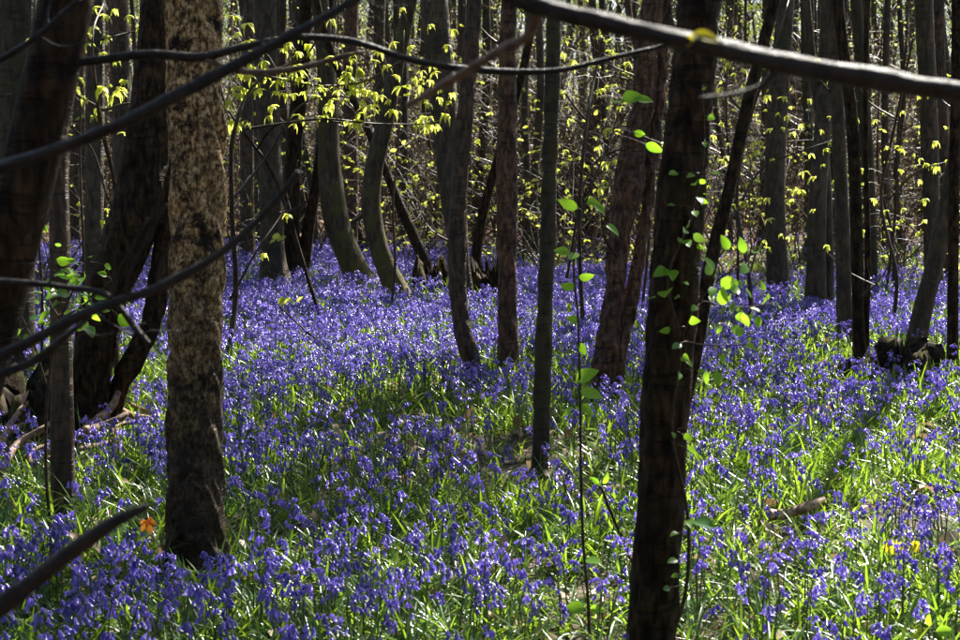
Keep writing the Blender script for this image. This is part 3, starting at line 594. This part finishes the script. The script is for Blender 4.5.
# sapling beside the vine-covered trunk
Ys = ground(590, 655)[1]
leafy('beech_sapling', 'thin dark sapling with bright translucent lime leaves, beside the vine-covered trunk', 'sapling', ground(590, 655),
      [[(590, 655, 4, Ys), (588, 600, 3.6, Ys), (583, 540, 3.2, Ys), (581, 470, 2.9, Ys), (580, 390, 2.5, Ys), (578, 320, 2.2, Ys), (574, 255, 2.2, Ys), (590, 190, 2, Ys), (610, 140, 1.6, Ys), (622, 100, 1.2, Ys)],
       [(574, 255, 1.6, Ys), (600, 240, 1.4, Ys), (606, 225, 1.2, Ys)]],
      [(632, 95, 20, Ys), (645, 99, 22, Ys), (620, 97, 18, Ys), (568, 203, 22, Ys), (585, 201, 16, Ys), (600, 208, 15, Ys), (603, 222, 18, Ys), (562, 250, 17, Ys), (575, 250, 18, Ys), (574, 286, 20, Ys), (587, 276, 16, Ys), (582, 319, 13, Ys), (583, 349, 14, Ys), (586, 373, 22, Ys), (581, 393, 26, Ys), (588, 409, 20, Ys), (567, 410, 16, Ys), (592, 428, 17, Ys), (594, 559, 22, Ys - .02), (575, 606, 24, Ys), (598, 608, 18, Ys), (601, 630, 16, Ys), (655, 147, 17, Ys), (667, 145, 14, Ys), (640, 133, 10, Ys)], ['fresh', 'fresh', 'fresh'])
# vine on the near dark trunk
b1 = ground(655, 672); Yv = T['R1'][1][1] - .1
vl = [(704, 88, 8), (711, 117, 10), (714, 130, 8), (705, 143, 9), (716, 172, 9), (694, 181, 12), (703, 180, 12), (701, 198, 15), (661, 270, 22), (672, 272, 20), (665, 292, 20), (687, 240, 14), (700, 238, 12), (680, 240, 13), (650, 298, 12), (694, 320, 12), (665, 330, 14), (676, 345, 12), (686, 358, 13), (690, 363, 9), (680, 375, 11), (694, 450, 14), (705, 522, 22), (690, 520, 16), (674, 533, 11), (672, 560, 10), (675, 575, 8), (666, 588, 9)]
vl = [(a, c, s * 1.15, Yv - .02 - .06 * rnd.random()) for (a, c, s) in vl]
sp = [(725, 242, 16), (742, 245, 16), (757, 250, 16), (710, 262, 16), (728, 262, 18), (745, 267, 17), (728, 282, 20), (712, 290, 20), (722, 296, 22), (735, 285, 14), (765, 299, 24), (752, 308, 18), (745, 320, 16), (758, 322, 14), (778, 304, 16), (750, 345, 16), (722, 358, 16), (718, 379, 20), (706, 378, 16), (735, 330, 12), (716, 274, 10)]
vl += [(a, c, s, Yv - .12 - .12 * rnd.random()) for (a, c, s) in sp]
vl += [(rnd.gauss(735, 22), rnd.gauss(290, 32), rnd.uniform(9, 15), Yv - .1 - .14 * rnd.random()) for _ in range(18)] + [(rnd.uniform(668, 712), rnd.uniform(130, 440), rnd.uniform(7, 12), Yv - .02 - .05 * rnd.random()) for _ in range(14)]
leafy('climbing_vine', 'leafy green vine climbing the dark trunk with a spray of sunlit leaves', 'vine', b1,
      [[(655, 672, 4, Yv), (684, 600, 4, Yv), (688, 520, 3.5, Yv), (672, 430, 3.2, Yv), (680, 340, 3, Yv), (668, 280, 2.6, Yv), (690, 220, 2.2, Yv), (704, 150, 1.8, Yv), (702, 85, 1.4, Yv)],
       [(680, 340, 2.2, Yv), (700, 300, 2, Yv - .1), (725, 275, 1.7, Yv - .16), (760, 258, 1.3, Yv - .2)], [(700, 300, 1.8, Yv - .1), (735, 308, 1.5, Yv - .16), (775, 303, 1.2, Yv - .2)], [(680, 340, 1.8, Yv), (705, 345, 1.5, Yv - .1), (745, 345, 1.2, Yv - .14)]],
      vl, ['fresh', 'fresh', 'deep', 'fresh', 'fresh'])
# leafy bush at the slim stem
rb = ground(52, 545); Yb_ = rb[1]; g = np.random.default_rng(21); lv = []
for i in range(58):
    lv.append((g.normal(72, 24), g.normal(293, 22), g.uniform(9, 17), Yb_ + g.normal() * .12))
for i in range(16): lv.append((g.normal(22, 14), g.normal(330, 14), g.uniform(8, 13), Yb_ + g.normal() * .1))
leafy('leafy_bush', 'small leafy green bush growing round the slim straight stem', 'bush', rb,
      [[(52, 545, 4, Yb_), (46, 470, 3.5, Yb_), (48, 390, 3, Yb_), (60, 320, 2.5, Yb_), (85, 270, 1.8, Yb_), (100, 245, 1.2, Yb_)], [(48, 390, 2.4, Yb_), (34, 345, 2, Yb_), (20, 310, 1.6, Yb_), (16, 270, 1, Yb_)], [(60, 320, 2, Yb_), (45, 290, 1.5, Yb_), (50, 258, 1, Yb_)], [(60, 320, 2, Yb_), (90, 300, 1.5, Yb_), (112, 280, 1, Yb_)]],
      lv, ['deep', 'fresh', 'deep', 'fresh', 'fresh'])
# yellow seedling in the grassy patch
rs = ground(905, 585); Y5 = rs[1]
leafy('yellow_seedling', 'small seedling with broad yellow leaves in the grassy patch', 'seedling', rs, [[(905, 587, 3, Y5), (906, 565, 2.5, Y5), (907, 545, 1.8, Y5)]], [(892, 546, 24, Y5), (903, 548, 12, Y5), (917, 546, 17, Y5), (900, 552, 12, Y5)], 'yellow', 'stem')
rs = ground(930, 675); Y5 = rs[1]
leafy('yellow_seedling', 'low seedling with dull yellow-green leaves among foremost bluebells', 'seedling', rs, [[(930, 677, 3, Y5), (930, 650, 2.5, Y5), (928, 625, 1.8, Y5)]], [(945, 630, 20, Y5), (918, 632, 18, Y5), (928, 620, 12, Y5)], ['fresh', 'young'], 'stem')
# sprout leaf on the top limb
o = MB(); p = at(692, 16, 1.55); o.leaf(p - bR, (1, -.1, -.1), (0, -.8, .6), .036, .016, droop=.3, fold=.3, segs=5); o.build('leaf', M['yellow'], eR)
o = MB(); o.leaf(p - bR, (-.2, -.1, -.6), (0, -.8, .5), .016, .008, droop=.1, fold=.2, segs=5); o.build('leaf', M['yellow'], eR)

# hazel shrubs with drooping young leaf clusters
def cluster_mesh(k):
    g = np.random.default_rng(900 + k); mb = MB()
    for i in range(6):
        a = g.uniform(0, 6.28); mb.leaf(np.zeros(3), (math.cos(a) * .8, math.sin(a) * .8, g.uniform(-.8, .25)), (0, 0, 1), g.uniform(.035, .065), g.uniform(.016, .026), droop=g.uniform(.2, .7), fold=.4, segs=4)
    return mb.mesh('leaf_cluster', [M['young']])
CL = [cluster_mesh(k) for k in range(6)]
def hazel(label, root_px, stems, clusters, Y0):
    b = ground(*root_px); dY = b[1] - Y0
    e = thing('hazel_shrub', label, 'shrub', b); A = []
    for tr in stems:
        pts = [at(a, c, b[1]) - b for (a, c, wd) in tr]; rad = [.5 * wd * b[1] / F for (a, c, wd) in tr]
        for i, p in enumerate(pts): p[1] += .25 * math.sin(i * 1.7 + tr[0][0]) * (i > 0)
        P, r = smooth_path(pts, rad, 6); mb = MB(); mb.tube(P, r, 6, .05); mb.build('stem', M['twig'], e); A.append(P)
    A = np.concatenate(A)
    for (a, c, s) in clusters:
        q = at(a, c, b[1]) - b; j = np.argmin((A[:, 0] - q[0]) ** 2 + (A[:, 2] - q[2]) ** 2); q[1] = A[j][1]
        mb = MB(); mb.tube([A[j], (A[j] + q) / 2 + np.array([0, 0, .02]), q], [.0025, .002, .0014], 3, cap=False); mb.build('twig', M['twig'], e)
        link('leaf_cluster', CL[rnd.randrange(6)], e, q, (0, 0, rnd.uniform(0, 6)), 1.3 * s / 12 * b[1] / 9)
hazel('arching hazel shrub with drooping pale leaf clusters behind the mottled trunk', (226, 372), [
    [(226, 374, 7), (230, 300, 6), (232, 200, 5), (240, 130, 4), (262, 75, 3), (300, 55, 2.4), (330, 10, 2)],
    [(240, 130, 3), (290, 122, 2.6), (330, 120, 2.4), (380, 124, 2.2), (430, 122, 1.6), (450, 116, 1.2)],
    [(262, 75, 2.6), (310, 85, 2.2), (360, 80, 2), (400, 62, 1.5), (420, 55, 1)],
    [(232, 200, 3), (260, 160, 2.5), (300, 105, 2), (345, 98, 1.6), (380, 105, 1)],
    [(230, 300, 3), (260, 250, 2), (285, 200, 1.6), (296, 160, 1.2)]],
    [(245, 22, 13), (250, 75, 12), (258, 88, 11), (290, 70, 12), (270, 105, 11), (300, 115, 13), (345, 74, 13), (348, 90, 11), (374, 92, 13), (368, 106, 14), (360, 120, 10), (385, 64, 12), (400, 86, 14), (393, 110, 14), (420, 118, 15), (430, 124, 11), (445, 114, 13), (238, 122, 15), (283, 40, 11), (305, 42, 12), (325, 55, 11), (332, 20, 11), (300, 78, 10), (278, 82, 10), (318, 96, 9), (262, 60, 10), (240, 62, 10), (285, 215, 9), (268, 252, 9)] + [(rnd.uniform(225, 470), rnd.triangular(5, 140, 90), rnd.uniform(7, 11)) for _ in range(120)], 9)
hazel('hazel shrub with bright drooping leaf clusters between slim and mottled trunks', (118, 405), [
    [(118, 407, 7), (112, 300, 6), (108, 200, 5), (104, 110, 4), (100, 40, 3), (96, 0, 2)],
    [(104, 110, 3), (85, 95, 2.4), (72, 82, 1.6)], [(104, 110, 3), (140, 105, 2.4), (170, 122, 1.6)], [(108, 200, 3), (90, 150, 2), (75, 120, 1.4)], [(100, 40, 2.4), (130, 28, 1.8), (160, 35, 1.4)]],
    [(97, 28, 15), (104, 35, 12), (72, 86, 14), (72, 104, 12), (72, 112, 10), (108, 88, 16), (116, 96, 14), (126, 92, 13), (133, 82, 11), (157, 122, 13), (127, 133, 12), (110, 128, 11), (105, 14, 11), (132, 24, 12), (160, 36, 12), (138, 30, 10), (99, 210, 10), (94, 222, 9)] + [(rnd.uniform(70, 165), rnd.uniform(5, 140), rnd.uniform(7, 11)) for _ in range(26)], 8)
hazel('slender hazel shrub with tiny leaf sprays behind the slender mossy trunk', (585, 352), [
    [(585, 354, 5), (582, 280, 4.5), (578, 200, 4), (586, 120, 3), (600, 60, 2.4), (612, 0, 2)], [(578, 200, 2.6), (600, 160, 2), (632, 145, 1.4)], [(586, 120, 2.4), (566, 95, 2), (556, 70, 1.4)], [(600, 60, 2), (625, 75, 1.6), (660, 80, 1)]],
    [(rnd.uniform(556, 640), rnd.uniform(30, 190), rnd.uniform(7, 11)) for _ in range(24)], 9)
hazel('tall thin hazel with fine pale leaf sprays beside the upright grey-brown trunk', (752, 345), [
    [(752, 347, 5), (748, 280, 4.2), (742, 200, 3.6), (750, 120, 3), (765, 60, 2.4), (790, 0, 2)], [(742, 200, 2.4), (765, 170, 2), (800, 150, 1.4), (830, 140, 1)], [(750, 120, 2.4), (725, 95, 1.8), (715, 70, 1.2)], [(748, 280, 2), (768, 240, 1.6), (800, 215, 1)]],
    [(rnd.uniform(712, 835), rnd.uniform(60, 250), rnd.uniform(5, 9)) for _ in range(60)], 9)
hazel('thin hazel with sparse pale leaf sprays between dark stem and leaning trunk', (890, 340), [
    [(890, 342, 4.5), (893, 280, 4), (888, 200, 3.4), (898, 120, 2.8), (905, 40, 2)], [(888, 200, 2.2), (915, 170, 1.8), (950, 160, 1)], [(898, 120, 2.2), (875, 100, 1.8), (860, 85, 1)]],
    [(rnd.uniform(862, 958), rnd.uniform(70, 240), rnd.uniform(5, 9)) for _ in range(34)], 9)
# bent bare stem arching to the ground
rs = ground(330, 342); Y6 = rs[1]
leafy('arched_sapling', 'bare dark stem arching over, standing in the bluebells by the grooved trunk', 'sapling', rs,
      [[(330, 344, 4.5, Y6), (318, 310, 4, Y6), (303, 262, 4, Y6), (285, 205, 3.6, Y6), (265, 160, 3.2, Y6), (248, 138, 2.8, Y6), (226, 105, 2.4, Y6), (215, 60, 2, Y6)], [(258, 148, 2.8, Y6), (272, 128, 2.6, Y6), (295, 120, 2.4, Y6), (330, 121, 2, Y6), (370, 128, 1.4, Y6)]],
      [(276, 236, 10, Y6), (281, 238, 10, Y6), (272, 241, 9, Y6), (238, 120, 10, Y6)], 'young', 'dark')
rs = ground(640, 580); Y6 = rs[1]
leafy('bare_twig', 'bare dark twig leaning in the bluebells against the vine-covered trunk', 'twig', rs, [[(641, 582, 4, Y6), (625, 545, 3.5, Y6), (612, 515, 3, Y6), (601, 487, 2.5, Y6)]], [(595, 480, 12, Y6), (606, 478, 12, Y6)], 'fresh', 'dark')
rs = ground(366, 368); Y6 = rs[1]
leafy('bare_twig', 'thin bare twig slanting over bluebells before the mossy curved trunk', 'twig', rs, [[(368, 371, 3, Y6), (340, 357, 2.6, Y6), (315, 338, 2.3, Y6), (296, 322, 2, Y6), (278, 304, 1.5, Y6)]], [(280, 303, 12, Y6), (288, 300, 12, Y6), (300, 299, 10, Y6), (232, 290, 12, Y6), (240, 312, 13, Y6)][:3], 'young', 'dark')

# thin whips standing in mid wood
for (wx, wy, hx, hy, lab) in [(388, 330, 398, 150, 'thin bare whip beside the S-curved trunk'), (640, 330, 660, 30, 'thin upright whip between the reddish coppice and the vine-covered trunk'), (736, 330, 728, 40, 'thin straight whip between vine-covered trunk and the upright grey-brown trunk'), (885, 300, 905, 60, 'thin bare whip between the straight dark stem and the outward-leaning trunk'), (893, 300, 878, 120, 'short bare whip leaning towards the straight dark stem'), (40, 420, 33, 40, 'thin pale whip at the edge of the mossy broad trunk'), (78, 400, 84, 40, 'thin pale whip right beside the slim straight stem'), (560, 310, 590, 120, 'thin bare whip behind the slender mossy trunk')]:
    rs = ground(wx, wy); Y6 = rs[1]
    leafy('bare_whip', lab, 'sapling', rs, [[(wx, wy + 1, 3.2, Y6), (wx + (hx - wx) * .3 + 4, wy + (hy - wy) * .35, 2.8, Y6), (wx + (hx - wx) * .8 - 3, wy + (hy - wy) * .7, 2.3, Y6), (hx, hy, 1.6, Y6), (hx + 6, hy - 120, 1, Y6)]], [(hx - 5, hy, 6, Y6), (hx + 6, hy - 8, 6, Y6)], 'young', 'twig')

# ------------------------------------------------------------------ stumps, logs, dead sticks
def stump(label, px, py, rpx, hpx, seed):
    b = ground(px, py); r = rpx * b[1] / F; h = hpx * b[1] / F; g = np.random.default_rng(seed)
    e = thing('tree_stump', label, 'stump', b - np.array([0, 0, .02])); mb = MB(); sides = 36
    ang = np.linspace(0, 6.283, sides, endpoint=False); V = []; Fc = []
    prof = 1 + .16 * np.sin(ang * 5 + g.uniform(0, 6)) + .1 * np.sin(ang * 9 + g.uniform(0, 6)) + g.normal(size=sides) * .05; top = .8 + .2 * np.sin(ang * 2 + g.uniform(0, 6)) + g.normal(size=sides) * .15
    lv = [(0, 1.45, -.06), (.1, 1.2, 0), (.22, 1.06, 0), (.4, 1.0, 0), (.6, .93, 0), (.8, .92, 0), (1, .84, 0), (.93, .7, 0), (.8, .52, 0), (.7, .33, 0), (.62, .12, 0)]
    for (t_, k, o_) in lv:
        for j, a in enumerate(ang):
            q = g.normal(size=3) * .05 * r; V.append((math.cos(a) * r * k * prof[j] + q[0], math.sin(a) * r * k * prof[j] + q[1], o_ + h * t_ * top[j] + q[2] * (t_ > 0)))
    for i in range(len(lv) - 1):
        for j in range(sides): Fc.append((i * sides + j, i * sides + (j + 1) % sides, (i + 1) * sides + (j + 1) % sides, (i + 1) * sides + j))
    Fc.append(tuple(range((len(lv) - 1) * sides, len(lv) * sides))); mb.add(V, Fc); mb.build('stump_body', M['stump'], e)
    for q in range(4):
        a = g.uniform(0, 6.28); P, rr = smooth_path([(math.cos(a) * r * .7, math.sin(a) * r * .7, h * .3), (math.cos(a) * r * 1.3, math.sin(a) * r * 1.3, h * .1), (math.cos(a + .2) * r * 1.9, math.sin(a + .2) * r * 1.9, -.03)], [r * .28, r * .2, r * .1], 4)
        m2 = MB(); m2.tube(P, rr, 8, .1, seed=q); m2.build('root', M['stump'], e)
stump('rough dark coppice stump under the outward-leaning trunk', 905, 384, 34, 52, 1)
stump('low dark mossy stool at the foot of the straight dark stem', 868, 380, 30, 26, 2)
stump('black hollow stump beneath the bent dark stem', 430, 300, 16, 44, 3)
stump('dark broken stump beside the slanting dark trunk', 488, 306, 18, 48, 4)
stump('dark old stump between the mossy curved and S-curved trunks', 372, 262, 14, 28, 5)
stump('big dark decayed stump with rotten orange top behind slim straight stem', 24, 440, 46, 84, 6)
stump('dark low stump in the litter behind the reddish crossing coppice', 575, 262, 24, 16, 7)
def stick(name, label, cat, a, bq, r0, r1, m_='deadwood', group=None, sag=0):
    A = np.array(a); B = np.array(bq); mb = MB(); c = (A + B) / 2
    g = np.random.default_rng(int(abs(A[0] * 1000)))
    pts = [A - c, (A * .66 + B * .34) - c + g.normal(size=3) * [.03, .03, .012], (A * .33 + B * .67) - c + g.normal(size=3) * [.03, .03, .012], B - c]
    P, r = smooth_path(pts, [r0, r0 * .9, (r0 + r1) / 2, r1], 5); mb.tube(P, r, 9, .08, seed=int(abs(A[1] * 100)))
    o = mb.build(name, M[m_]); o.location = tuple(c); return tag(o, label, cat, group)
def gp2(px, py, dz): return ground(px, py) + np.array([0, 0, dz])
for i, (a, b_, r) in enumerate([((0, 425), (52, 470), .03), ((0, 458), (60, 432), .02), ((10, 480), (58, 455), .018), ((75, 452), (120, 440), .03), ((80, 470), (140, 425), .014), ((104, 425), (150, 445), .025), ((92, 440), (140, 418), .016), ((0, 470), (40, 440), .022), ((100, 415), (165, 432), .02), ((30, 478), (75, 462), .014), ((0, 405), (48, 440), .02), ((5, 445), (50, 410), .016), ((70, 440), (104, 398), .012), ((110, 455), (160, 440), .018), ((85, 458), (128, 452), .03), ((0, 490), (48, 482), .02), ((112, 430), (128, 470), .012), ((20, 400), (62, 395), .014)]):
    stick('dead_stick', 'pale dead stick in the heap of broken wood under the dark leaning coppice', 'stick', gp2(*a, .08 + .04 * (i % 3)), gp2(*b_, .1 + .07 * (i % 4)), r, r * .6, group='sticks in the dead-wood heap')
stick('fallen_log', 'long pale-topped fallen log lying behind the grooved trunk', 'log', gp2(225, 254, .22), gp2(345, 256, .24), .22, .19)
stick('fallen_branch', 'short weathered branch lying in the grassy patch with sunlit top', 'log', gp2(768, 532, .08), gp2(824, 525, .12), .03, .02)
stick('fallen_branch', 'dark fallen branch lying across the litter by the dark stump', 'log', gp2(855, 385, .12), gp2(960, 388, .1), .03, .02, 'stump')
stick('fallen_branch', 'broken brown branch half sunk in flowers near the bare leaning twig', 'log', gp2(585, 512, .05), gp2(622, 503, .08), .025, .02)
stick('fallen_branch', 'slim dead branch lying at the litter edge behind slender mossy trunk', 'log', gp2(566, 285, .08), gp2(612, 283, .08), .04, .03, 'stump')
stick('fallen_branch', 'thin dark branch lying in the bluebells of the grassy patch', 'log', gp2(905, 495, .08), gp2(960, 506, .07), .012, .008, 'stump')

# ------------------------------------------------------------------ thicket and the wood around
def thicket(k):
    g = np.random.default_rng(1200 + k); mb = MB(); tips = []
    for i in range(9):
        a = g.uniform(0, 6.28); q = g.normal(size=2) * .25
        grow(mb, (q[0], q[1], -.05), (math.cos(a) * .45, math.sin(a) * .45, 1), g.uniform(2.2, 4.6), g.uniform(.012, .03), 2, g, tips, sides=3, bend=.35, up=-.02, nb=(3, 5), segs=5)
    for i in range(230):
        p = tips[g.integers(len(tips))] + g.normal(size=3) * .03
        mb.leaf(p, g.normal(size=3) + np.array([0, 0, -.5]), norm(g.normal(size=3)), g.uniform(.04, .075), g.uniform(.025, .04), mi=1, segs=3)
    return mb.mesh('thicket_shrub', [M['paletwig'], M['speck']])
TH = [thicket(k) for k in range(6)]
def bush_mesh(k):
    g = np.random.default_rng(1300 + k); tips = []; ms = []
    for i in range(7):
        mb = MB(); a = g.uniform(0, 6.28); q = g.normal(size=2) * .12
        grow(mb, (q[0], q[1], -.05), (math.cos(a) * .6, math.sin(a) * .6, 1), g.uniform(1.6, 3.6), g.uniform(.01, .02), 2, g, tips, sides=4, bend=.4, up=-.05, nb=(2, 4), segs=5); ms.append(mb.mesh('stem', [M['paletwig']]))
    f = MB()
    for i in range(150):
        p = tips[g.integers(len(tips))]
        for q in range(3): f.leaf(p, g.normal(size=3) * [1, 1, .5] + np.array([0, 0, -.6]), norm(g.normal(size=3)), g.uniform(.045, .075), g.uniform(.024, .036), segs=3)
    return ms, f.mesh('foliage', [M['young']])
BU = [bush_mesh(k) for k in range(4)]
for i, (bx, by) in enumerate([(205, 275), (238, 262), (315, 268), (410, 275), (440, 268), (530, 278), (560, 272), (590, 268), (625, 276), (700, 282), (745, 286), (800, 280), (890, 284), (905, 276), (150, 285), (45, 300)]):
    b = ground(bx, by); e = thing('hazel_bush', 'twiggy pale-stemmed bush sprinkled with yellow-green leaflets where the bluebells end', 'shrub', b, 'twiggy bushes where the bluebells end', rnd.uniform(0, 6)); s_ = rnd.uniform(.85, 1.15); e.scale = (s_, s_, s_)
    for mm_ in BU[i % 4][0]: link('stem', mm_, e)
    link('foliage', BU[i % 4][1], e)['kind'] = 'stuff'
pts = []
while len(pts) < 250:
    yy = rnd.uniform(25, 62); xx = rnd.uniform(-1, 1) * (.42 * yy + 3)
    p, q = to_px(np.array([xx]), np.array([yy]), gh(xx, yy))
    if q[0] > wood_edge(p)[0] - 6: continue
    pts.append((xx, yy, float(gh(xx, yy))))
while len(pts) < 620:
    xx = rnd.uniform(-40, 40); yy = rnd.uniform(-40, 40)
    if math.hypot(xx, yy) < 5 or (yy > 0 and abs(xx) < .45 * yy + 4): continue
    pts.append((xx, yy, float(gh(xx, yy))))
n = len(pts)
scatter('undergrowth_thicket', TH, pts, tilt(n, .06), nrs.uniform(.75, 1.25, n), nrs.integers(0, 6, n), 'tangled twiggy undergrowth speckled with yellow-green leaves behind the trees', 'undergrowth')
def wood_tree(k):
    g = np.random.default_rng(1500 + k); mb = MB(); h = g.uniform(7, 10); r = g.uniform(.07, .16)
    P, rr = smooth_path([(0, 0, -.1), (g.normal() * .1, g.normal() * .1, h * .3), (g.normal() * .3, g.normal() * .3, h * .65), (g.normal() * .4, g.normal() * .4, h)], [r * 1.3, r, r * .8, r * .5], 4)
    mb.tube(P, rr, 7, .05, seed=k); cm = CROWNS[k % 6]
    V = np.zeros(len(cm.vertices) * 3); cm.vertices.foreach_get('co', V); V = V.reshape(-1, 3) + P[-1] - [0, 0, .3]
    mi = [p.material_index for p in cm.polygons]; fc = [tuple(p.vertices) for p in cm.polygons]
    s0 = mb.n; mb.v.extend(map(tuple, V.tolist())); mb.f.extend([tuple(i + s0 for i in f) for f in fc]); mb.m.extend([q + 1 for q in mi]); mb.n += len(V)
    tips = []
    for q in range(6):
        i = g.integers(3, len(P) - 2); a = g.uniform(0, 6.28); grow(mb, P[i], (math.cos(a), math.sin(a), .5), g.uniform(1, 2.2), rr[i] * .3, 1, g, tips, nb=(2, 4), mi=1, sides=3)
    return mb.mesh('wood_tree', [M['brown'], M['twig'], M['canopy']])
WT = [wood_tree(k) for k in range(6)]
pts = []
while len(pts) < 1500:
    xx = rnd.uniform(-75, 75); yy = rnd.uniform(-45, 125) if len(pts) < 900 else rnd.uniform(40, 125)
    if yy > 0 and abs(xx) < .43 * yy + 2.5 and yy < 40: continue
    if math.hypot(xx, yy) < 4: continue
    pts.append((xx, yy, float(gh(xx, yy))))
n = len(pts)
scatter('distant_wood', WT, pts, tilt(n, .03), nrs.uniform(.85, 1.3, n), nrs.integers(0, 6, n), 'distant mass of slender trees closing the wood all round', 'wood')
